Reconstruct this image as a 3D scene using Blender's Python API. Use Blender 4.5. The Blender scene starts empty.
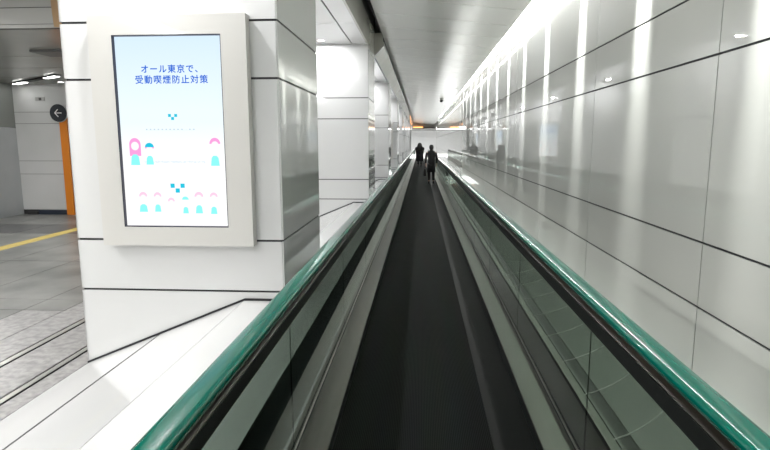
import bpy, math, random
from mathutils import Vector, Matrix
random.seed(4)
S = bpy.context.scene
COL = S.collection

# ------------------------------------------------------------------ camera, world, exposure
F_PX, YAW, PITCH, ROLL = 550.0, -0.0639, -0.1493, -0.0011
cd = bpy.data.cameras.new('camera')
cd.sensor_width = 36.0
cd.lens = 36.0 * F_PX / 770.0
cd.clip_start = 0.05
cd.clip_end = 500
cam = bpy.data.objects.new('camera', cd)
COL.objects.link(cam)
fw = Vector((math.sin(YAW) * math.cos(PITCH), math.cos(YAW) * math.cos(PITCH), math.sin(PITCH)))
rt = Vector((math.cos(YAW), -math.sin(YAW), 0))
up = rt.cross(fw)
r2 = rt * math.cos(ROLL) + up * math.sin(ROLL)
u2 = up * math.cos(ROLL) - rt * math.sin(ROLL)
M = Matrix((r2, u2, -fw)).transposed().to_4x4()
M.translation = (0, 0, 1.95)
cam.matrix_world = M
S.camera = cam

w = bpy.data.worlds.new('world')
S.world = w
w.use_nodes = True
w.node_tree.nodes['Background'].inputs[0].default_value = (0.9, 0.95, 1.0, 1)
w.node_tree.nodes['Background'].inputs[1].default_value = 0.3
vs = S.view_settings
vs.view_transform = 'Standard'
vs.look = 'None'
vs.gamma = 1
vs.exposure = 0.85
vs.use_curve_mapping = False
S.cycles.max_bounces = 10
S.cycles.diffuse_bounces = 5
S.cycles.glossy_bounces = 5
S.cycles.transparent_max_bounces = 24
S.cycles.sample_clamp_indirect = 6
S.cycles.caustics_reflective = False
S.cycles.caustics_refractive = False

P0, PITCH_P, PD, NP = 4.511, 7.78, 1.70, 9        # pillars: first front face, spacing, depth, count
XP, XPL = -1.15, -2.953                           # right and left faces of the pillar row
SOF = 4.06                                        # soffit height over the ledge
XW = 2.117                                        # right wall
YEND = 76.0
Y0 = -7.0
BAY_W = 22.0       # lamp powers
SLOT_W = 4200.0
STRIP_W = 300.0
CONC_W = 120.0

def area(name, loc, sx, sy, power, col=(1, 1, 1), rot=(0, 0, 0), spread=180, shape='RECTANGLE'):
    l = bpy.data.lights.new(name, 'AREA')
    l.shape = shape
    l.size = sx
    if shape == 'RECTANGLE':
        l.size_y = sy
    l.energy = power
    l.color = col
    l.spread = math.radians(spread)
    o = bpy.data.objects.new(name, l)
    o.location = loc
    o.rotation_euler = rot
    COL.objects.link(o)
    return o

# fluorescent strips up inside the slot between ceiling and right wall
for i in range(7):
    area('slot_strip_lamp', (1.97, -1.0 + i * 11, 4.9), 0.10, 10.8, STRIP_W, (1, 1, .97), (0, math.radians(-6), 0))
# added fill lights, out of view under the left concourse ceiling
for (x, y) in ((-5.0, 3.5), (-9.0, 3.5), (-5.0, -2.0), (-9.0, -2.0)):
    area('concourse_fill', (x, y, 4.08), 0.5, 2.4, CONC_W, (1, .99, .96))
for (x, y) in ((-5.5, 10.5), (-9.6, 10.8)):
    area('concourse_fill', (x, y, 3.49), 0.3, 1.6, CONC_W * .35, (1, .99, .96))
# the bright hall at the far end
area('hall_lamp', (0, YEND + 14, 4.2), 9, 18, 2600, (1, 1, 1))

# ------------------------------------------------------------------ materials
def mat(name, base, rough=.5, metal=0., coat=0., ior=1.5, emis=None, estr=0., spec=.5):
    m = bpy.data.materials.new(name)
    m.use_nodes = True
    b = m.node_tree.nodes['Principled BSDF']
    b.inputs['Base Color'].default_value = (*base, 1)
    b.inputs['Roughness'].default_value = rough
    b.inputs['Metallic'].default_value = metal
    b.inputs['Coat Weight'].default_value = coat
    b.inputs['Coat Roughness'].default_value = .03
    b.inputs['IOR'].default_value = ior
    b.inputs['Specular IOR Level'].default_value = spec
    if emis:
        b.inputs['Emission Color'].default_value = (*emis, 1)
        b.inputs['Emission Strength'].default_value = estr
    return m

def vary(m, c1, c2, scale, detail=3, stretch=(1, 1, 1), rough=None, bump=0., lo=.35, hi=.65):
    """object-space noise between two colours"""
    nt = m.node_tree
    b = nt.nodes['Principled BSDF']
    tc = nt.nodes.new('ShaderNodeTexCoord')
    mp = nt.nodes.new('ShaderNodeMapping')
    mp.inputs['Scale'].default_value = stretch
    n = nt.nodes.new('ShaderNodeTexNoise')
    n.inputs['Scale'].default_value = scale
    n.inputs['Detail'].default_value = detail
    r = nt.nodes.new('ShaderNodeValToRGB')
    r.color_ramp.elements[0].position = lo
    r.color_ramp.elements[1].position = hi
    r.color_ramp.elements[0].color = (*c1, 1)
    r.color_ramp.elements[1].color = (*c2, 1)
    L = nt.links.new
    L(tc.outputs['Object'], mp.inputs[0])
    L(mp.outputs[0], n.inputs['Vector'])
    L(n.outputs['Fac'], r.inputs[0])
    L(r.outputs[0], b.inputs['Base Color'])
    if rough:
        mr = nt.nodes.new('ShaderNodeMapRange')
        mr.inputs['To Min'].default_value = rough[0]
        mr.inputs['To Max'].default_value = rough[1]
        L(n.outputs['Fac'], mr.inputs[0])
        L(mr.outputs[0], b.inputs['Roughness'])
    if bump:
        bp = nt.nodes.new('ShaderNodeBump')
        bp.inputs['Strength'].default_value = bump
        bp.inputs['Distance'].default_value = .01
        L(n.outputs['Fac'], bp.inputs['Height'])
        L(bp.outputs[0], b.inputs['Normal'])
    return m

WHITE = vary(mat('enamel_panel', (.8, .8, .8), .25, coat=.7), (.66, .665, .67), (.70, .70, .70), .6)
WALLM = vary(mat('glazed_wall_panel', (.55, .56, .53), .35, coat=1.0, spec=.2), (.50, .515, .485), (.53, .54, .51), .5)
JOINT = mat('joint_rubber', (.012, .013, .016), .6)
GREYJ = mat('grey_joint', (.035, .035, .035), .6)
CEILM = vary(mat('ceiling_panel', (.8, .8, .78), .2, spec=.5), (.86, .86, .84), (.9, .9, .88), .4)
BLACK = mat('black_void', (.008, .008, .009), .7)
SOFFIT = mat('soffit_panel', (.8, .8, .81), .12, coat=.6)
STONE = vary(mat('concourse_stone', (.4, .4, .38), .35), (.16, .165, .155), (.28, .28, .27), 1.6, 8, rough=(.27, .31))
STONE2 = vary(mat('pale_stone', (.4, .4, .38), .35), (.20, .197, .195), (.36, .352, .35), 14, 6, rough=(.25, .4))
DARKST = vary(mat('dark_stone_band', (.2, .2, .2), .35), (.08, .08, .08), (.12, .12, .12), 3, 6, rough=(.27, .31))
YELLOW = mat('tactile_yellow', (.62, .48, .14), .5)
STEEL = vary(mat('brushed_steel', (.42, .44, .40), .2, metal=1.0), (.20, .205, .185), (.27, .275, .25), 5, 4, (1, .05, 1), rough=(.32, .44))
STRIP = mat('steel_strip', (.6, .61, .58), .3, metal=.8)
RAIL = mat('green_handrail_rubber', (.0, .115, .08), .11, coat=.0, spec=.5)
GUIDE = vary(mat('brown_guide', (.03, .026, .02), .35, metal=.4), (.028, .024, .018), (.04, .035, .028), 8, 3, (1, .1, 1))
GASKET = mat('black_gasket', (.006, .008, .007), .5)
BRIGHT = mat('bright_trim', (.75, .75, .73), .2, metal=1)
NAVY = mat('navy_skirting', (.02, .028, .045), .4)
ORANGE = mat('orange_panel', (.72, .22, .015), .35)
TAN = mat('post_reflection_tan', (.42, .27, .14), .4)
GREYW = vary(mat('grey_wall', (.4, .42, .43), .3, coat=.3), (.36, .38, .395), (.43, .45, .46), .7)
CONCW = vary(mat('pale_wall_panel', (.6, .6, .6), .3, coat=.4), (.56, .565, .56), (.62, .62, .62), .7)
CONCC = vary(mat('grey_ceiling', (.3, .3, .28), .3, coat=.3), (.25, .25, .235), (.33, .33, .31), .8)
LAMP = mat('lamp_diffuser', (1, 1, 1), .4, emis=(1, 1, .97), estr=7)
CASING = mat('casing_white', (.60, .59, .565), .3, coat=.3)

def belt_mat():
    m = mat('grooved_black_pallet', (.02, .022, .02), .65, metal=.0, spec=.04)
    nt = m.node_tree
    b = nt.nodes['Principled BSDF']
    L = nt.links.new
    tc = nt.nodes.new('ShaderNodeTexCoord')
    sp = nt.nodes.new('ShaderNodeSeparateXYZ')
    L(tc.outputs['Object'], sp.inputs[0])
    wv = nt.nodes.new('ShaderNodeMath'); wv.operation = 'PINGPONG'
    wv.inputs[1].default_value = .006
    L(sp.outputs['X'], wv.inputs[0])
    g = nt.nodes.new('ShaderNodeMath'); g.operation = 'GREATER_THAN'
    g.inputs[1].default_value = .003
    L(wv.outputs[0], g.inputs[0])
    n = nt.nodes.new('ShaderNodeTexNoise')
    n.inputs['Scale'].default_value = 2.5
    n.inputs['Detail'].default_value = 5
    mp = nt.nodes.new('ShaderNodeMapping')
    mp.inputs['Scale'].default_value = (3, .25, 1)
    L(tc.outputs['Object'], mp.inputs[0]); L(mp.outputs[0], n.inputs['Vector'])
    mx = nt.nodes.new('ShaderNodeMix'); mx.data_type = 'RGBA'
    mx.inputs['A'].default_value = (.005, .006, .0055, 1)
    mx.inputs['B'].default_value = (.021, .025, .0225, 1)
    L(g.outputs[0], mx.inputs['Factor'])
    m2 = nt.nodes.new('ShaderNodeMix'); m2.data_type = 'RGBA'; m2.blend_type = 'MULTIPLY'
    m2.inputs['Factor'].default_value = .5
    L(mx.outputs['Result'], m2.inputs['A']); L(n.outputs['Color'], m2.inputs['B'])
    L(m2.outputs['Result'], b.inputs['Base Color'])
    return m
BELT = belt_mat()
BELTEDGE = mat('black_pallet_margin', (.004, .005, .0045), .5, spec=.2)

def glass_mat():
    m = bpy.data.materials.new('smoked_green_glass')
    m.use_nodes = True
    nt = m.node_tree
    nt.nodes.clear()
    L = nt.links.new
    o = nt.nodes.new('ShaderNodeOutputMaterial')
    t = nt.nodes.new('ShaderNodeBsdfTransparent')
    t.inputs[0].default_value = (.40, .445, .41, 1)
    g = nt.nodes.new('ShaderNodeBsdfGlossy')
    g.inputs['Roughness'].default_value = .02
    g.inputs['Color'].default_value = (.9, .95, .92, 1)
    fr = nt.nodes.new('ShaderNodeFresnel')
    fr.inputs[0].default_value = 1.22
    mx = nt.nodes.new('ShaderNodeMixShader')
    ge = nt.nodes.new('ShaderNodeNewGeometry'); sb = nt.nodes.new('ShaderNodeMath'); sb.operation = 'SUBTRACT'
    sb.inputs[0].default_value = 1; L(ge.outputs['Backfacing'], sb.inputs[1])
    ml = nt.nodes.new('ShaderNodeMath'); ml.operation = 'MULTIPLY'
    L(fr.outputs[0], ml.inputs[0]); L(sb.outputs[0], ml.inputs[1])
    L(ml.outputs[0], mx.inputs[0]); L(t.outputs[0], mx.inputs[1]); L(g.outputs[0], mx.inputs[2])
    L(mx.outputs[0], o.inputs[0])
    return m
GLASS = glass_mat()

# ------------------------------------------------------------------ mesh helpers
class MB:
    def __init__(s):
        s.v = []; s.f = []; s.m = []; s.sm = []
    def face(s, idx, mi=0, smooth=False):
        s.f.append(idx); s.m.append(mi); s.sm.append(smooth)
    def box(s, x0, x1, y0, y1, z0, z1, mi=0):
        b = len(s.v)
        s.v += [(x, y, z) for z in (z0, z1) for y in (y0, y1) for x in (x0, x1)]
        for q in ((0, 2, 3, 1), (4, 5, 7, 6), (0, 1, 5, 4), (1, 3, 7, 5), (3, 2, 6, 7), (2, 0, 4, 6)):
            s.face([b + i for i in q], mi)
        return s
    def bbox(s, x0, x1, y0, y1, z0, z1, e, mi=0):
        """box with chamfered edges"""
        b = len(s.v)
        X = (x0, x1); Y = (y0, y1); Z = (z0, z1)
        idx = {}
        for i in (0, 1):
            for j in (0, 1):
                for k in (0, 1):
                    cx, cy, cz = X[i], Y[j], Z[k]
                    dx, dy, dz = (e if i == 0 else -e), (e if j == 0 else -e), (e if k == 0 else -e)
                    for a, p in enumerate(((cx, cy + dy, cz + dz), (cx + dx, cy, cz + dz), (cx + dx, cy + dy, cz))):
                        idx[i, j, k, a] = len(s.v); s.v.append(p)
        c = []
        for t in (0, 1):
            c.append([idx[t, 0, 0, 0], idx[t, 1, 0, 0], idx[t, 1, 1, 0], idx[t, 0, 1, 0]])
            c.append([idx[0, t, 0, 1], idx[1, t, 0, 1], idx[1, t, 1, 1], idx[0, t, 1, 1]])
            c.append([idx[0, 0, t, 2], idx[1, 0, t, 2], idx[1, 1, t, 2], idx[0, 1, t, 2]])
        for i in (0, 1):
            for j in (0, 1):
                c.append([idx[i, j, 0, 0], idx[i, j, 1, 0], idx[i, j, 1, 1], idx[i, j, 0, 1]])
                c.append([idx[i, 0, j, 0], idx[i, 1, j, 0], idx[i, 1, j, 2], idx[i, 0, j, 2]])
                c.append([idx[0, i, j, 1], idx[1, i, j, 1], idx[1, i, j, 2], idx[0, i, j, 2]])
                for k in (0, 1):
                    c.append([idx[i, j, k, a] for a in range(3)])
        for q in c:
            s.face(q, mi)
        return s
    def prism(s, prof, y0, y1, mi=0, smooth=False, axis='Y'):
        """extrude closed profile; prof of (x,z) along Y, or (x,y) along Z, or (y,z) along X"""
        b = len(s.v); n = len(prof)
        for t in (y0, y1):
            for (p, q) in prof:
                s.v.append({'Y': (p, t, q), 'Z': (p, q, t), 'X': (t, p, q)}[axis])
        for i in range(n):
            j = (i + 1) % n
            s.face([b + i, b + j, b + n + j, b + n + i], mi, smooth)
        s.face([b + i for i in range(n)][::-1], mi)
        s.face([b + n + i for i in range(n)], mi)
        return s
    def loft(s, rings, mi=0, smooth=True, cap=True):
        b = len(s.v); n = len(rings[0])
        for r in rings:
            s.v += [tuple(p) for p in r]
        for k in range(len(rings) - 1):
            for i in range(n):
                j = (i + 1) % n
                s.face([b + k * n + i, b + k * n + j, b + (k + 1) * n + j, b + (k + 1) * n + i], mi, smooth)
        if cap:
            s.face([b + i for i in range(n)][::-1], mi, smooth)
            s.face([b + (len(rings) - 1) * n + i for i in range(n)], mi, smooth)
        return s
    def disc(s, c, r, axis='Z', t=.01, n=24, mi=0):
        prof = [(math.cos(i * 2 * math.pi / n) * r, math.sin(i * 2 * math.pi / n) * r) for i in range(n)]
        if axis == 'Z':
            return s.prism([(c[0] + a, c[1] + d) for a, d in prof], c[2], c[2] + t, mi, axis='Z')
        if axis == 'Y':
            return s.prism([(c[0] + a, c[2] + d) for a, d in prof], c[1], c[1] + t, mi, axis='Y')
    def build(s, name, mats, parent=None, loc=None):
        me = bpy.data.meshes.new(name)
        me.from_pydata(s.v, [], s.f)
        for m in (mats if isinstance(mats, (list, tuple)) else [mats]):
            me.materials.append(m)
        me.polygons.foreach_set('material_index', s.m)
        me.polygons.foreach_set('use_smooth', s.sm)
        import bmesh
        bm = bmesh.new(); bm.from_mesh(me)
        bmesh.ops.recalc_face_normals(bm, faces=bm.faces)
        bm.to_mesh(me); bm.free()
        o = bpy.data.objects.new(name, me)
        COL.objects.link(o)
        if parent:
            o.parent = parent
        if loc:
            o.location = loc
        return o

def struct(name, mb, mats, label=None):
    o = mb.build(name, mats)
    o['kind'] = 'structure'
    if label:
        o['label'] = label
    return o
def tag(o, label, cat, group=None, kind=None):
    o['label'] = label; o['category'] = cat
    if group: o['group'] = group
    if kind: o['kind'] = kind
    return o
def empty(name, loc, label, cat, group=None, rz=0):
    o = bpy.data.objects.new(name, None)
    o.empty_display_size = .1
    o.location = loc; o.rotation_euler = (0, 0, rz)
    COL.objects.link(o)
    return tag(o, label, cat, group)
def copy_tree(o, parent=None):
    c = o.copy(); COL.objects.link(c); c.parent = parent
    for ch in list(o.children):
        copy_tree(ch, c)
    return c

# ------------------------------------------------------------------ floor, walls, ceilings
mb = MB()
mb.box(-.95, XW + .1, Y0, -1.6, -.1, 0)              # behind the walkway
mb.box(-1.6, XW + .1, YEND - 8.7, YEND + 30, -.1, 0)
mb.box(-9.5, -1.6, P0 + PITCH_P * 9, YEND + 30, -.1, 0)
struct('floor_corridor', mb, STONE)

# stone concourse floor with joints, two steel strips, dark band, tactile line
mb = MB()
xs = [-10.95, -9.9, -8.85, -7.95, -7.65, -6.85, -5.75, -4.66, -4.16, -3.76]
def tile(x0, x1, y0, y1, mi):
    g = .006
    mb.box(x0 + g, x1 - g, y0 + g, y1 - g, -.05, 0, mi)
mb.box(-10.95, XPL - .0, Y0, 75, -.09, -.012, 3)
tile(-3.13, XPL, Y0, 75, 1)                            # beside the ledge
tile(-3.66, -3.22, Y0, 75, 1)
ys = [Y0, -3.4, .1, 2.0, 5.98, 6.42, 8.6, 11.29, 12.57, 14.45]
for i in range(len(xs) - 1):
    x0, x1 = xs[i], xs[i + 1]
    if i == 3:
        tile(x0, x1, Y0, 40, 4)
        continue
    for j in range(len(ys) - 1):
        mi = 2 if abs(ys[j] - 11.29) < .01 else (1 if (i == 8) else 0)
        if ys[j] < 5.9 and i >= 7 and i < 9: mi = 1
        tile(x0, x1, ys[j], ys[j + 1], mi)
mb.box(-9.4, -7.95, 14.45, 75, -.05, 0, 0)
mb.box(-7.65, -3.76, 14.45, 75, -.05, 0, 0)
struct('floor_concourse', mb, [STONE, STONE2, DARKST, JOINT, YELLOW])
for (x0, x1) in ((-3.75, -3.67), (-3.21, -3.14)):
    mb = MB()
    mb.box(x0 + .012, x1 - .012, Y0, 40, -.045, .003, 0)
    mb.box(x0, x0 + .008, Y0, 40, -.045, .001, 1)
    mb.box(x1 - .008, x1, Y0, 40, -.045, .001, 1)
    struct('trim_1' if x0 < -3.5 else 'trim_2', mb, [STRIP, BLACK])

# sloped white ledge between the concourse and the walkway
TH = math.atan2(.603, 1.453)
mb = MB()
def ledge_pt(x):
    return (x, (x - XPL) / 1.453 * .603)
a, b = ledge_pt(XPL), ledge_pt(-2.284)
c, d = ledge_pt(-2.264), (-1.502, .603)
sk = .02
mb.prism([a, b, (b[0], b[1] - sk), (a[0] + .04, a[1] + .0)], Y0, 75, 0)
mb.prism([c, d, (d[0], d[1] - sk), (c[0], c[1] - sk)], Y0, 75, 0)
mb.prism([(-1.499, .603), (-.80, .603), (-.80, .583), (-1.499, .583)], Y0, 75, 0)
mb.prism([(-2.286, .270), (-2.286, .2783), (-2.262, .2883), (-2.262, .270)], Y0, 75, 1)
mb.prism([(XPL + .05, .0), (-2.27, .262), (-1.5, .58), (-.86, .58), (-.86, 0)], Y0, 75, 2)
o = struct('trim_3', mb, [WHITE, JOINT, mat('cladding_side', (.10, .11, .105), .3)], 'white sloped cladding ledge running beside the left balustrade')

# grey floor channel between right balustrade and wall
LEDGE = mat('grey_floor_plate', (.36, .37, .35), .14, coat=.9)
mb = MB()
mb.box(1.02, 1.268, Y0, 75, .02, .05, 0)
mb.box(1.276, 1.30, Y0, 75, .02, .05, 0)
mb.box(1.39, XW, Y0, 75, .02, .05, 0)
mb.box(1.30, 1.39, Y0, 75, .02, .044, 1)
mb.box(1.03, XW, Y0, 75, .0, .02, 2)
for i in range(9):                                    # thin bright strips shaped as curved lamp reflections on the plates
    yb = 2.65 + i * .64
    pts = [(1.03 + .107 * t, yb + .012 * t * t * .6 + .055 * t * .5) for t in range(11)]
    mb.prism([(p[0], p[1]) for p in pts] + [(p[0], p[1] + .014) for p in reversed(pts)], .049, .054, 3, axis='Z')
struct('trim_4', mb, [LEDGE, mat('dark_grey_channel', (.12, .12, .115), .3), JOINT, mat('reflected_streak', (.6, .6, .58), .35, metal=.3)])

# right wall: glazed panels over a dark core
mb = MB()
mb.box(XW + .012, XW + .2, Y0, YEND, 0, 5.0, 1)
zs = [.0, .7044, 1.2004, 2.571, 3.068, 4.33, 5.0]
hg = .009
yv = []
y = 4.2 - 2.83 * 4
while y < YEND:
    yv.append(y); y += 2.83
yv.append(YEND)
for k in range(len(zs) - 1):
    for i in range(len(yv) - 1):
        mb.box(XW, XW + .02, yv[i] + .0065, yv[i + 1] - .0065, zs[k] + hg, zs[k + 1] - hg, 0)
mb2 = MB()
for yy in yv[1:-1]:
    mb.box(XW + .006, XW + .013, yy - .0065, yy + .0065, .05, 4.3, 2)
struct('wall_right', mb, [WALLM, JOINT, GREYJ])

# corridor ceiling: tilted glossy panels
mb = MB()
def cz(x): return 4.56 - (x + .96) * (.31 / 2.76)
y = 10.3 - 1.33 * 13
while y < YEND:
    g = .011
    mb.prism([(-.96, cz(-.96)), (1.80, cz(1.8)), (1.80, cz(1.8) + .03), (-.96, cz(-.96) + .03)], y + g, y + 1.33 - g, 0)
    y += 1.33
mb.prism([(-.955, cz(-.96) + .012), (1.795, cz(1.8) + .012), (1.79, cz(1.8) + .05), (-.95, cz(-.96) + .05)], Y0, YEND, 1)
mb.box(-.962, -.955, Y0, YEND, 4.555, 4.95, 2)
mb.box(1.80, 1.81, Y0, YEND, 4.25, 4.34, 0)
struct('ceiling_corridor', mb, [CEILM, GREYJ, BLACK])
mb = MB()
mb.box(-1.3, 3.0, Y0, YEND, 5.0, 5.05, 0)
struct('ceiling_slab', mb, BLACK)

# soffit over the ledge bays, with joints
mb = MB()
for k in range(-2, NP + 1):
    yb = P0 + PITCH_P * k
    cuts = [yb + .0, yb + 1.7, yb + 3.69, yb + 5.68, yb + PITCH_P]
    for i in range(4):
        a_, b_ = cuts[i], cuts[i + 1]
        if b_ < Y0 or b_ > 76: continue
        g = .004
        mb.box(-1.487, XP - .041, a_ + g, b_ - g, SOF, SOF + .03, 0)
        mb.box(XPL - .1, -1.513, a_ + g, b_ - g, SOF, SOF + .03, 0)
mb.box(XPL - .1, XP - .05, Y0, 75, SOF + .012, SOF + .08, 1)
struct('ceiling_ledge', mb, [SOFFIT, GREYJ])
# bulkhead between soffit and corridor ceiling
BULK = vary(mat('bulkhead_panel', (.5, .49, .45), .25, coat=.5), (.46, .455, .42), (.54, .53, .49), .6)
mb = MB()
mb.box(XP - .04, XP, Y0, 14.1, SOF, 4.64, 0)
mb.prism([(XP, SOF), (-.918, 4.315), (-.918, 4.40), (XP, 4.40)], 14.1, YEND, 0)
mb.box(XP - .04, XP, 14.1, YEND, 4.40, 5.0, 1)
mb.box(XP - .04, XP - .02, Y0, 14.1, 4.64, 5.0, 1)
mb.prism([(XP - .001, SOF - .002), (-.912, 4.312), (-.925, 4.325), (XP - .001, SOF + .03)], 14.06, 14.1, 2)
mb.box(XP, -.95, 14.1, 14.2, 4.40, 4.62, 0)
struct('trim_5', mb, [BULK, BLACK, WHITE])

# concourse shell
mb = MB()
mb.box(-11.05, XPL - .1, Y0, 7.5, 4.10, 4.15, 0)
for i, (a_, b_) in enumerate(((7.6, 9.9), (9.9, 11.4), (11.4, 13.0), (13.0, 14.6))):
    mb.box(-11.05, XPL - .1, a_ + .012, b_ - .012, 3.5, 3.53, 0)
mb.box(-9.4, XPL - .1, 14.6, 75, 3.5, 3.53, 0)
mb.box(-11.05, XPL - .1, 7.6, 75, 3.512, 3.6, 1)
struct('ceiling_concourse', mb, [CONCC, GREYJ])
mb = MB()
mb.box(-11.05, XPL, 7.46, 7.5, 3.49, 3.535, 1)
mb.box(-11.05, XPL, 7.46, 7.5, 3.541, 3.75, 1)
mb.box(-11.05, XPL, 7.46, 7.5, 3.76, 4.1, 1)
mb.box(-11.05, XPL, 7.47, 7.6, 3.5, 4.1, 0)
struct('trim_6', mb, [GREYJ, mat('bulkhead_grey', (.42, .42, .41), .25, coat=.4)], 'grey bulkhead beam across the concourse')
mb = MB()
mb.prism([(-4.955, 3.495), (-4.85, 3.495), (-4.86, 4.1), (-4.985, 4.1)], 7.445, 7.46, 0)
o = mb.build('orange_reflection', TAN)  # mirror image of the orange post, painted as a strip on the beam
tag(o, 'painted reflection of the orange post on the grey beam left of the pillar with the screen', 'painted reflection')

mb = MB()
mb.box(-11.1, -10.9, Y0, 14.4, 2.35, 4.15, 1)
mb.box(-11.1, -10.9, Y0, 14.4, 0, 2.34, 0)
struct('wall_left', mb, [GREYW, mat('grey_upper_wall', (.2, .21, .2), .3, coat=.3)])
mb = MB()
mb.box(-11.1, -9.40, 14.43, 14.6, 0, 3.6, 1)
for z0, z1 in ((.13, 1.1), (1.11, 1.455), (1.465, 2.45), (2.46, 2.755), (2.765, 3.5)):
    mb.box(-10.9, -9.40, 14.4, 14.44, z0, z1, 0)
mb.box(-9.42, -9.3, 14.6, 75, 0, 3.6, 0)
struct('wall_back', mb, [CONCW, GREYJ])
mb = MB()
mb.box(-10.45, -9.6, 14.37, 14.41, .0, .12, 0)
struct('baseboard_back', mb, NAVY)
mb = MB(); mb.box(-10.75, -10.47, 14.34, 14.4, 0, .09, 0)
struct('baseboard_corner', mb, GREYJ)
mb = MB(); mb.box(-11.1, XW + .3, Y0 - .2, Y0, 0, 5.05, 0)
struct('wall_near', mb, WHITE)

# far hall
mb = MB()
mb.box(-9.5, 12, YEND + 30, YEND + 30.2, 0, 5, 0)
mb.box(XW + .2, 12, YEND, YEND + .1, 0, 5, 0)
struct('wall_far', mb, WHITE)
mb = MB(); mb.box(12, 12.2, YEND, YEND + 30, 0, 5, 0); mb.box(-9.6, -9.4, 75, YEND + 30, 0, 5, 0)
struct('wall_hall', mb, WHITE)
mb = MB(); mb.box(XW, 12, YEND, YEND + 30, -.1, 0, 0)
struct('floor_hall', mb, STONE)
mb = MB(); mb.box(-9.5, 12, YEND, YEND + 30, 4.3, 4.4, 0)
struct('ceiling_hall', mb, CEILM)
# lintel at the corridor's end
e = empty('portal_beam', (.5, YEND - .3, 3.9), 'dark crossbeam with an orange light strip at the far end of the corridor', 'beam')
mb = MB(); mb.bbox(-1.6, 1.6, -.15, .15, -.12, .02, .02, 0); mb.build('beam', mat('brown_beam', (.10, .07, .05), .5), e)
mb = MB(); mb.bbox(-1.5, -.2, -.2, -.14, -.02, .10, .01, 0); mb.build('light_strip', mat('orange_lamp', (1, .5, .2), .4, emis=(1, .42, .13), estr=2.0), e)
mb = MB(); mb.bbox(-1.6, 1.6, -.10, .10, .02, .85, .02, 0); mb.build('upper_panel', mat('warm_grey', (.6, .57, .54), .4), e)

# ------------------------------------------------------------------ pillars
def pillar_mesh():
    mb = MB()
    W, D = XP - XPL, PD
    mb.box(-W + .012, -.012, .012, D - .012, 0, SOF, 1)
    zz = [0, .6825, 1.126, 2.464, 2.916, SOF]
    g = .009
    for k in range(5):
        z0, z1 = zz[k] + (g if k else 0), zz[k + 1] - (g if k < 4 else 0)
        mb.box(-W, -.012, 0, .014, z0, z1, 0)             # front
        mb.box(-W, -.012, D - .014, D, z0, z1, 0)         # back
        mb.box(-.013, 0, .010, D - .010, z0, z1, 0)       # corridor side
        mb.box(-W - .0, -W + .013, .0, D - .0, z0, z1, 0)
    return mb
ordinal = ['carrying the big screen', 'second from the camera, with a faint small room mark', 'third from the camera', 'fourth from the camera',
           'fifth from the camera', 'sixth from the camera', 'seventh from the camera', 'eighth from the camera', 'last before the far hall']
PMAT2 = vary(mat('pillar_panel', (.78, .78, .78), .14, coat=1.0), (.66, .665, .665), (.69, .69, .69), .6)
pm = pillar_mesh().build('pillar', [PMAT2, JOINT], None, (XP, P0, 0))
tag(pm, 'square white panelled pillar ' + ordinal[0], 'pillar', 'white pillars along the left side')
mb = MB()
lx = XPL - XP
def lz(x): return max(0, min(.603, (x - lx) / 1.453 * .603))
prof = [(lx, .0), (lx + 1.453, .603), (.0, .603)]
mb.prism(prof + [(p[0], p[1] + .018) for p in reversed(prof)], -.012, .006, 0)
mb.box(-.001, .012, -.012, PD + .01, .603, .618)
gk = mb.build('base_gasket', JOINT, pm)
for k in range(1, NP):
    o = pm.copy(); COL.objects.link(o)
    g2 = gk.copy(); COL.objects.link(g2); g2.parent = o
    o.location = (XP, P0 + PITCH_P * k, 0)
    o['label'] = 'square white panelled pillar, ' + ordinal[k]

# faint mark on the second pillar
def text_mesh(body, h=None, width=None, mat_=None, name='lettering', parent=None, center=None, y=0, bold=0):
    """text lying in the XZ plane facing -Y, scaled to the wanted width or height, centred"""
    cu = bpy.data.curves.new('t', 'FONT')
    cu.body = body; cu.size = 1; cu.extrude = 0; cu.resolution_u = 3
    cu.space_character = 1.17 if len(body) > 5 else 1
    to = bpy.data.objects.new('t', cu)
    COL.objects.link(to)
    dg = bpy.context.evaluated_depsgraph_get()
    me = bpy.data.meshes.new_from_object(to.evaluated_get(dg))
    COL.objects.unlink(to); bpy.data.objects.remove(to); bpy.data.curves.remove(cu)
    xs_ = [v.co.x for v in me.vertices]; ys_ = [v.co.y for v in me.vertices]
    cx, cy = (min(xs_) + max(xs_)) / 2, (min(ys_) + max(ys_)) / 2
    s = width / (max(xs_) - min(xs_)) if width else h / (max(ys_) - min(ys_))
    for v in me.vertices:
        v.co = Vector(((v.co.x - cx) * s + center[0], y, (v.co.y - cy) * s + center[1]))
    if bold:                                            # thicker strokes: the same outline laid down a few times, a hair apart
        vs_ = [v.co.copy() for v in me.vertices]; fs_ = [list(p.vertices) for p in me.polygons]
        V_, F_ = [], []
        for i_, (ox, oz) in enumerate(((0, 0), (bold, 0), (-bold, 0), (0, bold), (0, -bold))):
            b_ = len(V_); V_ += [tuple(v + Vector((ox, -.00005 * i_, oz))) for v in vs_]; F_ += [[q + b_ for q in f] for f in fs_]
        bpy.data.meshes.remove(me)
        me = bpy.data.meshes.new(name); me.from_pydata(V_, [], F_)
    me.materials.clear(); me.materials.append(mat_)
    for p in me.polygons: p.material_index = 0
    o = bpy.data.objects.new(name, me)
    COL.objects.link(o)
    if parent: o.parent = parent
    return o
FAINT = mat('pale_grey_ink', (.5, .5, .5), .5)
mk = empty('room_mark', (-2.06, P0 + PITCH_P - .003, 3.36), 'faint grey letter mark with an underline on the second pillar', 'sign')
text_mesh('D', h=.10, mat_=FAINT, name='letter', parent=mk, center=(-.05, .02))
text_mesh('b', h=.07, mat_=FAINT, name='letter', parent=mk, center=(.035, .01))
mb = MB(); mb.box(-.15, .13, 0, .002, -.062, -.048, 0); mb.build('underline', FAINT, mk)

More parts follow.
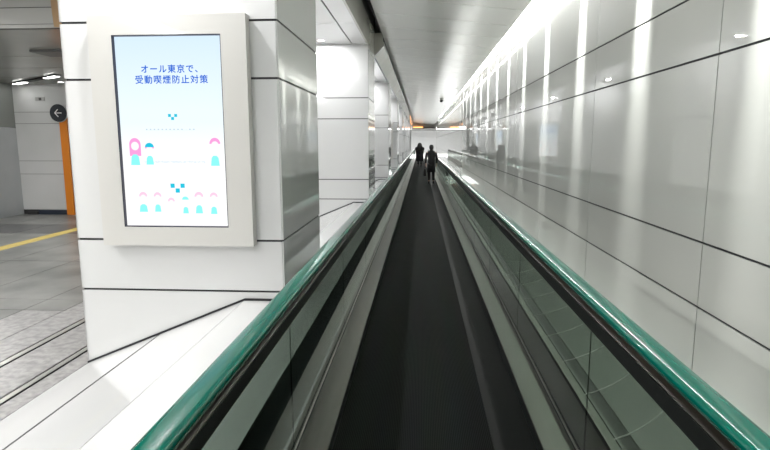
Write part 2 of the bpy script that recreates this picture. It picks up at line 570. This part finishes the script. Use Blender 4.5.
# ------------------------------------------------------------------ information display
def emis(name, c, s=1.0, vgrad=None):
    m = bpy.data.materials.new(name); m.use_nodes = True
    nt = m.node_tree; nt.nodes.clear()
    o = nt.nodes.new('ShaderNodeOutputMaterial'); e_ = nt.nodes.new('ShaderNodeEmission')
    e_.inputs[0].default_value = (*c, 1); e_.inputs[1].default_value = s * .60
    nt.links.new(e_.outputs[0], o.inputs[0])
    if vgrad:
        tc = nt.nodes.new('ShaderNodeTexCoord'); sp = nt.nodes.new('ShaderNodeSeparateXYZ')
        mr = nt.nodes.new('ShaderNodeMapRange'); rp = nt.nodes.new('ShaderNodeValToRGB')
        mr.inputs['From Min'].default_value = 0; mr.inputs['From Max'].default_value = 1.54
        els = rp.color_ramp.elements
        els[0].position = 0; els[0].color = (*vgrad[0][1], 1)
        els[1].position = 1; els[1].color = (*vgrad[-1][1], 1)
        for p, c_ in vgrad[1:-1]:
            q = els.new(p); q.color = (*c_, 1)
        nt.links.new(tc.outputs['Object'], sp.inputs[0]); nt.links.new(sp.outputs['Z'], mr.inputs[0])
        nt.links.new(mr.outputs[0], rp.inputs[0]); nt.links.new(rp.outputs[0], e_.inputs[0])
    return m
SCREEN = emis('screen_picture', (1, 1, 1), 1.0, [(0, (1.0, 1.0, 1.0)), (.38, (1, 1, 1)), (.56, (.84, .95, 1.0)), (.62, (.84, .95, 1.0)), (1, (.68, .84, 1.0))])
INKBLUE = emis('ink_blue', (.0, .12, .66)); CYAN = emis('ink_cyan', (.02, .55, .75)); PINK = emis('ink_pink', (1.0, .36, .72))
LPINK = emis('ink_light_pink', (1.0, .62, .80)); LCYAN = emis('ink_light_cyan', (.28, .93, .90)); SKIN = emis('ink_pale', (1, .93, .93)); PALE = emis('ink_grey', (.55, .66, .76))
BEZEL = mat('black_bezel', (.006, .007, .03), .3)
# origin of the display: bottom left of the opening, z up, x right, facing -y
DX, DZ = -2.470, 1.252
def px2l(u, v):
    """position on the panel (local) of a spot of the picture, from its place in the picture's own grid"""
    # picture grid: left edge 113->127, right edge 219->229.5 between rows 36.5 and 226
    t = (v - 36.4) / (225.8 - 36.4)
    ul = 113 + t * 14; ur = 219 + t * 10.6
    return .018 + (u - ul) / (ur - ul) * .862, 1.535 - t * 1.523
disp = empty('information_display', (DX, 4.41, DZ), 'tall white-framed screen with blue Japanese text on the nearest pillar', 'screen', 'wall displays on the pillars')
W_, H_ = .890, 1.545
mb = MB()
x0, x1, z0, z1 = -.192, 1.094, -.158, 1.70
for (a_, b_, c_, d_) in ((x0, 0, z0, z1), (W_, x1, z0, z1), (0, W_, z0, 0), (0, W_, H_, z1)):
    mb.box(a_, b_, 0, .099, c_, d_, 0)
mb.build('casing', CASING, disp)
mb = MB()
mb.box(0, .006, .002, .04, 0, H_, 0); mb.box(W_ - .006, W_, .002, .04, 0, H_, 0); mb.box(0, W_, .002, .04, 0, .008, 0); mb.box(0, W_, .002, .04, H_ - .008, H_, 0)
mb.build('bezel', BEZEL, disp)
mb = MB(); mb.box(.006, W_ - .006, .036, .05, .008, H_ - .008, 0)
scr = mb.build('screen', SCREEN, disp)
TY = .0352
c1 = px2l(167.7, 67.4); c2 = px2l(170, 77.8)
text_mesh('オール東京で、', width=.465, mat_=INKBLUE, name='headline', parent=scr, center=c1, y=TY, bold=.0013)
text_mesh('受動喫煙防止対策', width=.60, mat_=INKBLUE, name='headline', parent=scr, center=c2, y=TY, bold=.0011)
def quad(mbx, c, w_, h_, mi=0, y=TY):
    b_ = len(mbx.v)
    mbx.v += [(c[0] - w_ / 2, y, c[1] - h_ / 2), (c[0] + w_ / 2, y, c[1] - h_ / 2), (c[0] + w_ / 2, y, c[1] + h_ / 2), (c[0] - w_ / 2, y, c[1] + h_ / 2)]
    mbx.face([b_, b_ + 1, b_ + 2, b_ + 3], mi)
def poly(mbx, pts, mi=0, y=TY):
    b_ = len(mbx.v); mbx.v += [(p[0], y, p[1]) for p in pts]; mbx.face(list(range(b_, b_ + len(pts))), mi)
def arc(c, rx, rz, a0, a1, n=14):
    return [(c[0] + rx * math.cos(a0 + (a1 - a0) * i / n), c[1] + rz * math.sin(a0 + (a1 - a0) * i / n)) for i in range(n + 1)]
mb = MB()
for (u, v, s_) in ((168.2, 113.4, .024), (171.4, 116.4, .024), (174.5, 113.4, .024)): quad(mb, px2l(u, v), s_, s_)
mb.build('emblem', CYAN, scr)
mb = MB()
for (u, v, s_) in ((171.9, 184.6, .036), (177.2, 189.6, .036), (182.1, 184.6, .036)): quad(mb, px2l(u, v), s_, s_)
mb.build('emblem', CYAN, scr)
mb = MB()
top = []; cb = px2l(145, 127.8)
for i in range(13):
    c_ = px2l(145 + i * 4.0, 127.2); hh = .0045 if i != 10 else -.004
    top += [(c_[0] - .006, cb[1]), (c_[0] - .006, c_[1] + hh), (c_[0] + .006, c_[1] + hh), (c_[0] + .006, cb[1])]
poly(mb, [(top[0][0], cb[1] - .0015)] + top + [(top[-1][0], cb[1] - .0015)])
mb.build('small_print', PALE, scr)
mb = MB()
for i in range(60):
    c_ = px2l(143 + i * 1.04, 160.2 + random.uniform(-.4, .4)); quad(mb, c_, .012, random.choice((.006, .012, .018)))
mb.build('skyline', emis('ink_pale_blue', (.78, .86, .92)), scr)
PI = math.pi
def figure(u, v, s_, hair, body, hat=False, long_=False, bodyv=15, bw=.8):
    """small drawn figure: hair cap, pale face, coloured body; s_ is the head radius in metres"""
    c_ = px2l(u, v); k = px2l(u + .6, v + bodyv)
    mbx = MB(); poly(mbx, arc((c_[0], c_[1] - s_ * .25), s_ * .68, s_ * .72, 0, 2 * PI, 18)[:-1], 0, TY - .0004)
    fg = mbx.build('drawn_figure', SKIN, disp)
    mbx = MB()
    if long_:
        poly(mbx, arc(c_, s_, s_ * 1.1, 0, PI) + [(c_[0] - s_, c_[1] - s_ * 1.9), (c_[0] + s_, c_[1] - s_ * 1.9)])
    else:
        poly(mbx, arc(c_, s_, s_ * 1.1, 0, PI))
    mbx.build('hair', hair, fg)
    if body:
        mbx = MB()
        poly(mbx, [(k[0] - s_ * bw, k[1] - s_ * .9), (k[0] + s_ * bw, k[1] - s_ * .9), (k[0] + s_ * bw * .8, k[1] + s_ * .5), (k[0] + s_ * .3, k[1] + s_ * .9), (k[0] - s_ * .3, k[1] + s_ * .9), (k[0] - s_ * bw * .8, k[1] + s_ * .5)], 0, TY - .0002)
        mbx.build('clothing', body, fg)
    if hat:
        mbx = MB(); poly(mbx, arc((c_[0], c_[1] + s_ * .25), s_ * .95, s_ * .9, 0, PI), 0, TY - .0006)
        mbx.build('hat', CYAN if hair is PINK else LCYAN, fg)
figure(133, 142.5, .049, PINK, CYAN and LCYAN, long_=True, bodyv=15.5)
figure(148, 146.5, .040, PINK, LCYAN, hat=True, bodyv=12)
figure(214.4, 142, .046, PINK, LCYAN, bodyv=17)
figure(141.8, 196, .036, LPINK, LCYAN, bodyv=12, bw=1)
figure(156.6, 196, .034, LPINK, LCYAN, bodyv=12)
figure(170.8, 201, .030, LPINK, None)
figure(185.2, 200, .030, SKIN, LCYAN, hat=True, bodyv=10)
figure(198.8, 196, .038, LPINK, LCYAN, bodyv=13)
figure(213.9, 196, .034, LPINK, LCYAN, bodyv=14)

wh = {3: 'on the fourth pillar, seen mirrored in the right wall', 5: 'on the sixth pillar, seen mirrored in the right wall', 7: 'on the eighth pillar, far along the corridor'}
for k, t_ in wh.items():
    c_ = copy_tree(disp)
    c_.location = (DX, 4.41 + PITCH_P * k, DZ)
    c_['label'] = 'white-framed lit screen ' + t_

# ------------------------------------------------------------------ ceiling downlights over the ledge
dl = empty('downlight', (-2.1, P0 - .45, SOF), 'round recessed downlight in the white soffit between pillars', 'light', 'downlights over the left ledge')
mb = MB(); n = 24
o_, i_ = .085, .068
for z_, z2 in ((-.006, 0),):
    ring = [[(math.cos(t * 2 * PI / n) * r, math.sin(t * 2 * PI / n) * r, z) for t in range(n)] for r, z in ((o_, 0), (o_, -.006), (i_, -.006), (i_, 0))]
mb.loft(ring, cap=False); mb.build('ring', BRIGHT, dl)
mb = MB(); mb.disc((0, 0, -.003), i_, 'Z', .002); mb.build('diffuser', LAMP, dl)
la = area('lamp', (0, 0, -.02), .12, .12, BAY_W, (1, 1, 1), shape='DISK'); la.parent = dl
first = True
for k in range(0, NP + 1):
    for dy in (-.45, -3.1, -5.0):
        if first: first = False; continue
        yy = P0 + PITCH_P * k + dy
        if yy > 60: continue
        c_ = copy_tree(dl); c_.location = (-2.1, yy, SOF)

# wall washers in the slot above the right wall
for i in range(31):
    l = bpy.data.lights.new('wall_washer', 'SPOT')
    l.energy = SLOT_W; l.spot_size = math.radians(17); l.spot_blend = 1.0; l.shadow_soft_size = .05
    l.color = (1, 1, .98)
    o = bpy.data.objects.new('wall_washer', l); COL.objects.link(o)
    o.location = (1.99, 1.55 + i * 2.05, 4.8)
    d_ = Vector((.13, 0, -1.0)); o.rotation_euler = d_.to_track_quat('-Z', 'Y').to_euler()

# ------------------------------------------------------------------ moving walkway
WX = .107; YA, YB = -1.5, 66.0; HG = .843
mw = empty('moving_walkway', (WX, YA, 0), 'long moving walkway with black belt, glass sides and green handrails', 'moving walkway')
def rel(mbx, name, mats):                               # build in world coordinates, parent to the walkway
    o = mbx.build(name, mats, mw); o.location = (-WX, -YA, 0); return o
mb = MB()
mb.box(-.552, .49 + .0, YA, YB, -.06, 0, 0)
mb.box(.4902, .765, YA, YB, -.06, 0, 1)
rel(mb, 'pallet_belt', [BELT, BELTEDGE])
for sgn in (-1, 1):
    def X(d): return WX + sgn * d
    mb = MB()
    mb.prism([(X(.655), .100), (X(.648), .106), (X(.652), .113), (X(.80), .134), (X(.824), .136), (X(.824), .10)], YA, YB)
    rel(mb, 'inner_deck', STEEL)
    mb = MB(); mb.box(*sorted((X(.656), X(.67))), YA, YB, -.06, .10); rel(mb, 'skirt_panel', GASKET)
    mb = MB(); mb.box(*sorted((X(.825), X(.86))), YA, YB, 0, .138)
    rel(mb, 'glass_clamp', GASKET)
    mb = MB(); mb.prism([(X(.834), .138), (X(.842), .138), (X(.842), .146), (X(.834), .143)], YA, YB); rel(mb, 'clamp_trim', STEEL)
    y = 3.0 - 2.19 * 2
    while y < YB - .5:
        mb = MB(); mb.box(*sorted((X(HG), X(HG + .010))), max(y, YA) + .004, min(y + 2.184, YB), .14, .96)
        rel(mb, 'glass_panel', GLASS)
        y += 2.19
    # handrail guide
    mb = MB()
    mb.prism([(X(.832), .93), (X(.865), .93), (X(.865), 1.03), (X(.832), 1.03)], YA + .3, YB - .3)
    rel(mb, 'rail_gasket', GASKET)
    mb = MB(); mb.prism([(X(.806), 1.034), (X(.813), 1.034), (X(.813), 1.040), (X(.806), 1.040)], YA + .3, YB - .3); rel(mb, 'rail_trim', BRIGHT)
    mb = MB()
    mb.prism([(X(.812), 1.032), (X(.868), 1.032), (X(.868), 1.062), (X(.862), 1.065), (X(.862), 1.10), (X(.806), 1.10), (X(.806), 1.065), (X(.812), 1.062)], YA + .3, YB - .3)
    rel(mb, 'rail_guide', GUIDE)
    # handrail: C profile swept along and round the two ends
    prof = []
    hw, ht = .052, .020
    for i in range(9):
        a_ = PI - PI * i / 8
        t_ = a_
        prof.append((hw * (abs(math.cos(t_)) ** .6) * (1 if math.cos(t_) > 0 else -1), ht * math.sin(t_) ** .8 + .010 if math.sin(t_) > 0 else .010))
    prof = prof + [(hw - .004, -.010), (hw - .016, -.016), (-hw + .016, -.016), (-hw + .004, -.010)]
    path = []
    R_ = .30; zc = 1.115 - R_
    for i in range(9):
        t_ = -PI / 2 + PI * i / 8
        path.append((YA + .3 - R_ * math.cos(t_) , zc + R_ * math.sin(t_), math.pi / 2 + t_ - math.pi / 2))
    ring_list = []
    for i in range(11):
        t_ = PI * 1.5 - PI * i / 10          # near end, from below, round to the top
        cy, cz_ = YA + .3 + R_ * math.cos(t_), zc + R_ * math.sin(t_)
        ring_list.append([(X(.828) + p[0], cy + math.cos(t_) * p[1], cz_ + math.sin(t_) * p[1]) for p in prof])
    for yy in (5, 15, 30, 45):
        ring_list.append([(X(.828) + p[0], yy, zc + R_ + p[1]) for p in prof])
    for i in range(11):
        t_ = PI / 2 - PI * i / 10
        cy, cz_ = YB - .3 + R_ * math.cos(t_), zc + R_ * math.sin(t_)
        ring_list.append([(X(.828) + p[0], cy + math.cos(t_) * p[1], cz_ + math.sin(t_) * p[1]) for p in prof])
    mb = MB(); mb.loft(ring_list); rel(mb, 'handrail', RAIL)
    # outer cladding down to the ledge
    mb = MB(); mb.box(*sorted((X(.862), X(.895 if sgn < 0 else .91))), YA, YB, 0, .12 if sgn < 0 else .42)
    rel(mb, 'outer_cladding', GASKET if sgn < 0 else STEEL)

# ------------------------------------------------------------------ orange post and round arrow sign
mb = MB(); mb.bbox(-9.60, -9.39, 14.29, 14.395, 0, 2.62, .008)
o = mb.build('orange_post', ORANGE); tag(o, 'tall orange post standing against the far concourse wall', 'post')
sg = empty('arrow_sign', (-9.545, 14.22, 2.723), 'round black sign with a thin white left arrow above the orange post', 'sign')
mb = MB(); mb.disc((0, -.02, 0), .228, 'Y', .04, 40); mb.build('disc', mat('sign_black', (.018, .022, .03), .5), sg)
mb = MB(); mb.disc((0, .0, 0), .24, 'Y', .03, 40); mb.build('rim', mat('sign_rim', (.55, .56, .56), .4), sg)
mb = MB()
def bar(mbx, p, q, t_):
    p = Vector(p); q = Vector(q); d_ = (q - p).normalized(); nrm = Vector((-d_[1], d_[0])) * t_ / 2
    mbx.prism([tuple(p + nrm), tuple(q + nrm), tuple(q - nrm), tuple(p - nrm)], -.026, -.019)
bar(mb, (-.085, 0), (.10, 0), .022); bar(mb, (-.092, 0), (0, .095), .022); bar(mb, (-.092, 0), (0, -.095), .022)
mb.build('arrow', mat('sign_white', (.85, .85, .85), .5, emis=(1, 1, 1), estr=.0), sg)
mb = MB(); mb.box(-.03, .03, .03, .19, -.03, .03); mb.build('bracket', GREYJ, sg)

# concourse ceiling lamps (visible troughs)
tr = empty('trough_light', (-9.50, 13.35, 3.495), 'long slanting ceiling light trough in the far concourse', 'light')
tr.rotation_euler = (0, 0, math.atan2(-1.8, 2.5))
mb = MB(); mb.bbox(-1.4, 1.4, -.08, .08, -.03, 0, .008); mb.build('housing', BLACK, tr)
mb = MB(); mb.box(-1.36, -.65, -.07, .07, -.036, -.03); mb.build('tube', LAMP, tr)
mb = MB(); mb.box(.75, 1.36, -.07, .07, -.036, -.03); mb.build('tube', LAMP, tr)
for i, (x, y) in enumerate(((-10.0, 12.7), (-9.3, 14.05))):
    c_ = copy_tree(dl)
    for ch in [q for q in c_.children if q.type == 'LIGHT']: bpy.data.objects.remove(ch)
    c_.location = (x, y, 3.5)
    c_['label'] = ['small round ceiling light in front of the slanting trough', 'small round ceiling light behind the slanting trough'][i]
    c_['group'] = 'concourse ceiling spots'
mb = MB(); mb.bbox(-6.6, -6.0, 9.2, 9.75, 3.46, 3.5, .01)
tag(mb.build('ceiling_unit', mat('dark_grey_unit', (.15, .15, .155), .5)), 'dark grey square unit on the concourse ceiling beside the pillar', 'ceiling unit')
e = empty('small_plate', (-10.14, 14.395, 3.10), 'small grey sign plate high on the far concourse wall', 'sign')
mb = MB(); mb.box(-.13, .13, -.01, 0, -.05, .05); mb.build('plate', mat('plate_grey', (.38, .38, .37), .5), e)
mb = MB(); mb.box(-.03, .04, -.013, -.01, -.035, .035); mb.build('symbol', mat('plate_dark', (.08, .08, .08), .5), e)

# ------------------------------------------------------------------ dome camera on the ceiling
zc_ = cz(1.13)
sc_ = empty('security_camera', (1.13, 31.0, zc_), 'small black dome camera hanging from the corridor ceiling', 'camera')
mb = MB(); n = 20
def ringz(r, z): return [(math.cos(t * 2 * PI / n) * r, math.sin(t * 2 * PI / n) * r, z) for t in range(n)]
mb.loft([ringz(.09, .01), ringz(.10, -.03), ringz(.10, -.08), ringz(.085, -.09)]); mb.build('mount', CASING, sc_)
mb = MB(); mb.loft([ringz(.088, -.09)] + [ringz(.1 * math.cos(a_ * PI / 16), -.10 - .11 * math.sin(a_ * PI / 16)) for a_ in range(0, 8)]); mb.build('dome', mat('dome_black', (.01, .01, .012), .1), sc_)

# ------------------------------------------------------------------ people
def skin_mesh(name, verts, edges, radii, m, parent, sub=1, root=0):
    me = bpy.data.meshes.new(name); me.from_pydata(verts, edges, [])
    o = bpy.data.objects.new(name, me); COL.objects.link(o)
    md = o.modifiers.new('s', 'SKIN'); md.use_smooth_shade = True
    sv = me.skin_vertices[0].data
    for i, r in enumerate(radii):
        rr = r if isinstance(r, tuple) else (r, r)
        sv[i].radius = rr; sv[i].use_root = (i == root)
    s = o.modifiers.new('d', 'SUBSURF'); s.levels = sub; s.render_levels = sub
    dg = bpy.context.evaluated_depsgraph_get()
    me2 = bpy.data.meshes.new_from_object(o.evaluated_get(dg))
    bpy.data.objects.remove(o); bpy.data.meshes.remove(me)
    me2.materials.clear(); me2.materials.append(m)
    o2 = bpy.data.objects.new(name, me2); COL.objects.link(o2); o2.parent = parent
    return o2
SKINM = mat('skin', (.45, .28, .2), .5)
HAIRM = mat('black_hair', (.008, .007, .007), .45)
def ell(r1, r2, cx, cy, z, n=20):
    return [(cx + math.cos(t * 2 * PI / n) * r1, cy + math.sin(t * 2 * PI / n) * r2, z) for t in range(n)]
def person(x, y, H, label, coat_m, trouser_m, hair, coat_len, holds_left, shoe_m, wide=1.0, step=0.0, rz=0):
    """adult seen from behind, facing +y"""
    p = empty('person', (x, y, 0), label, 'person', rz=rz)
    k = H / 1.70
    V, E_, Rr = [], [], []
    def add(co, r, par=None):
        V.append((co[0] * k, co[1] * k, co[2] * k)); Rr.append(tuple(q * k for q in r) if isinstance(r, tuple) else r * k)
        if par is not None: E_.append((par, len(V) - 1))
        return len(V) - 1
    pel = add((0, 0, .92), (.14, .10)); ab = add((0, .0, 1.08), (.12, .09), pel); ch = add((0, 0, 1.28), (.145, .10), ab)
    nk0 = add((0, -.01, 1.42), (.06, .055), ch); nk = add((0, .0, 1.48), .048, nk0); hd = add((0, .02, 1.57), (.072, .085), nk); ht_ = add((0, .012, 1.65), (.062, .075), hd)
    add((0, .115, 1.555), .012, hd)                     # nose
    for s in (-1, 1):
        add((s * .078, .01, 1.565), .014, hd)           # ears
        hp = add((s * .09, 0, .86), .085, pel); kn = add((s * .10, .01 + s * step * .4, .49), .055, hp); an = add((s * .10, -.02 + s * step, .09), .038, kn)
        add((s * .11, .05 + s * step, .035), (.036, .028), an); 
        sh = add((s * .175, -.01, 1.37), .05, ch); 
        bend = .05 if s < 0 else .12
        el = add((s * .235, -.03, 1.10), .038, sh)
        wr = add((s * .235, bend, .87), .026, el); pa = add((s * .232, bend + .02, .80), (.016, .036), wr)
        for f, (oy, ln) in enumerate(((-.024, .062), (-.008, .072), (.008, .068), (.024, .052))):
            a1 = add((s * .230, bend + .022 + oy, .765), .009, pa); a2 = add((s * .222, bend + .024 + oy, .765 - ln * .55), .008, a1)
            add((s * .205, bend + .026 + oy, .765 - ln * .8), .007, a2)
        t1 = add((s * .222, bend + .055, .80), .010, pa); add((s * .212, bend + .066, .765), .008, t1)
    skin_mesh('body', V, E_, Rr, SKINM, p)
    # trousers or stockings
    V, E_, Rr = [], [], []
    c0 = add((0, 0, .95), (.150, .115)); 
    for s in (-1, 1):
        hp = add((s * .092, 0, .84), .100, c0); kn = add((s * .10, .01 + s * step * .4, .49), .072, hp); add((s * .10, -.02 + s * step, .11), .058, kn)
    skin_mesh('trousers', V, E_, Rr, trouser_m, p)
    for s in (-1, 1):
        mb = MB(); yo = s * step; xo = s * .105
        mb.loft([[(px_ * k, py_ * k, pz_ * k) for px_, py_, pz_ in ell(.048, .125, xo, .04 + yo, 0.002, 16)],
                 [(px_ * k, py_ * k, pz_ * k) for px_, py_, pz_ in ell(.05, .13, xo, .04 + yo, .03, 16)],
                 [(px_ * k, py_ * k, pz_ * k) for px_, py_, pz_ in ell(.044, .09, xo, .005 + yo, .075, 16)],
                 [(px_ * k, py_ * k, pz_ * k) for px_, py_, pz_ in ell(.042, .05, xo, -.02 + yo, .12, 16)]])
        mb.build('shoe', shoe_m, p)
    # coat: torso and skirt lofted, sleeves as tapering arms
    mb = MB(); w_ = wide
    rr = [(.165 * w_ + .02, .145, coat_len), (.175 * w_, .14, (coat_len + .95) / 2), (.165 * w_, .13, .95), (.15 * w_, .118, 1.10), (.175 * w_, .125, 1.25), (.195 * w_, .115, 1.34), (.175 * w_, .10, 1.40), (.10, .08, 1.445), (.065, .062, 1.475)]
    mb.loft([[(a_ * k, b_ * k, c_ * k) for a_, b_, c_ in ell(r1, r2, 0, 0, z)] for r1, r2, z in rr])
    mb.build('coat', coat_m, p)
    for s in (-1, 1):
        bend = .05 if s < 0 else .12
        V, E_, Rr = [], [], []
        a_ = add((s * .15 * w_, -.005, 1.36), .065); b_ = add((s * .195 * w_, -.01, 1.32), .066, a_); c_ = add((s * .245, -.03, 1.10), .054, b_); add((s * .24, bend - .01, .89), .044, c_)
        skin_mesh('sleeve', V, E_, Rr, coat_m, p)
    mb = MB()
    if hair == 'short':
        rr = [(.030, .03, 1.705, .0), (.075, .085, 1.685, .0), (.098, .105, 1.63, -.008), (.098, .105, 1.57, -.018), (.085, .085, 1.51, -.035), (.06, .045, 1.475, -.05)]
    else:
        rr = [(.030, .03, 1.71, .0), (.10, .10, 1.685, -.0), (.14, .125, 1.62, -.01), (.165, .12, 1.53, -.03), (.20, .105, 1.42, -.055), (.22, .095, 1.30, -.07), (.20, .07, 1.20, -.09), (.15, .04, 1.12, -.10)]
    mb.loft([[(a_ * k, b_ * k, c_ * k) for a_, b_, c_ in ell(r1, r2, 0, yo, z)] for r1, r2, z, yo in rr])
    mb.build('hair', HAIRM, p)
    return p, k
COATB = mat('black_wool', (.012, .012, .013), .85)
COATN = mat('charcoal_wool', (.018, .018, .022), .85)
TRB = mat('black_trousers', (.012, .012, .012), .8)
SHB = mat('black_leather', (.01, .01, .01), .4)
TAN_ = mat('grey_tights', (.02, .018, .018), .8)
p1, k1 = person(.52, 26.4, 1.83, 'person with short dark hair in a black knee-length coat on the belt, holding a bag', COATB, TRB, 'short', .50, True, SHB, 1.05)
p2, k2 = person(-.06, 45.0, 1.90, 'person with long dark hair in a dark coat, farther along the belt', COATN, TAN_, 'long', .38, False, SHB, 1.6)
BAGM = mat('black_bag', (.014, .014, .014), .6)
def bag(x, y, z, label, m, w_=.12, h_=.34, d_=.42):
    b_ = empty('handbag', (x, y, z), label, 'bag')
    mb = MB()
    mb.loft([[(px_, py_, zz_) for px_, py_, zz_ in [(-w, -d, zz_), (0, -d * 1.08, zz_), (w, -d, zz_), (w * 1.1, 0, zz_), (w, d, zz_), (0, d * 1.08, zz_), (-w, d, zz_), (-w * 1.1, 0, zz_)]]
             for w, d, zz_ in ((w_ * .45, d_ * .42, 0), (w_ * .55, d_ * .5, .04), (w_ * .5, d_ * .48, h_ * .7), (w_ * .25, d_ * .42, h_))], smooth=False)
    mb.build('bag_body', m, b_)
    for s in (-1, 1):
        pts = [(s * .02, -.09, h_ - .03), (s * .015, -.07, h_ + .08), (0, 0, h_ + .145), (s * .015, .07, h_ + .08), (s * .02, .09, h_ - .03)]
        skin_mesh('handle', pts, [(i, i + 1) for i in range(4)], [.008] * 5, m, b_)
    return b_
bag(.52 - .30, 26.52, .36, 'black bag hanging from the left hand of the nearer person', BAGM)
bag(-.06 + .33, 45.68, .33, 'small white bag hanging from the right hand of the farther person', mat('white_bag', (.7, .7, .7), .6), .10, .30, .3)
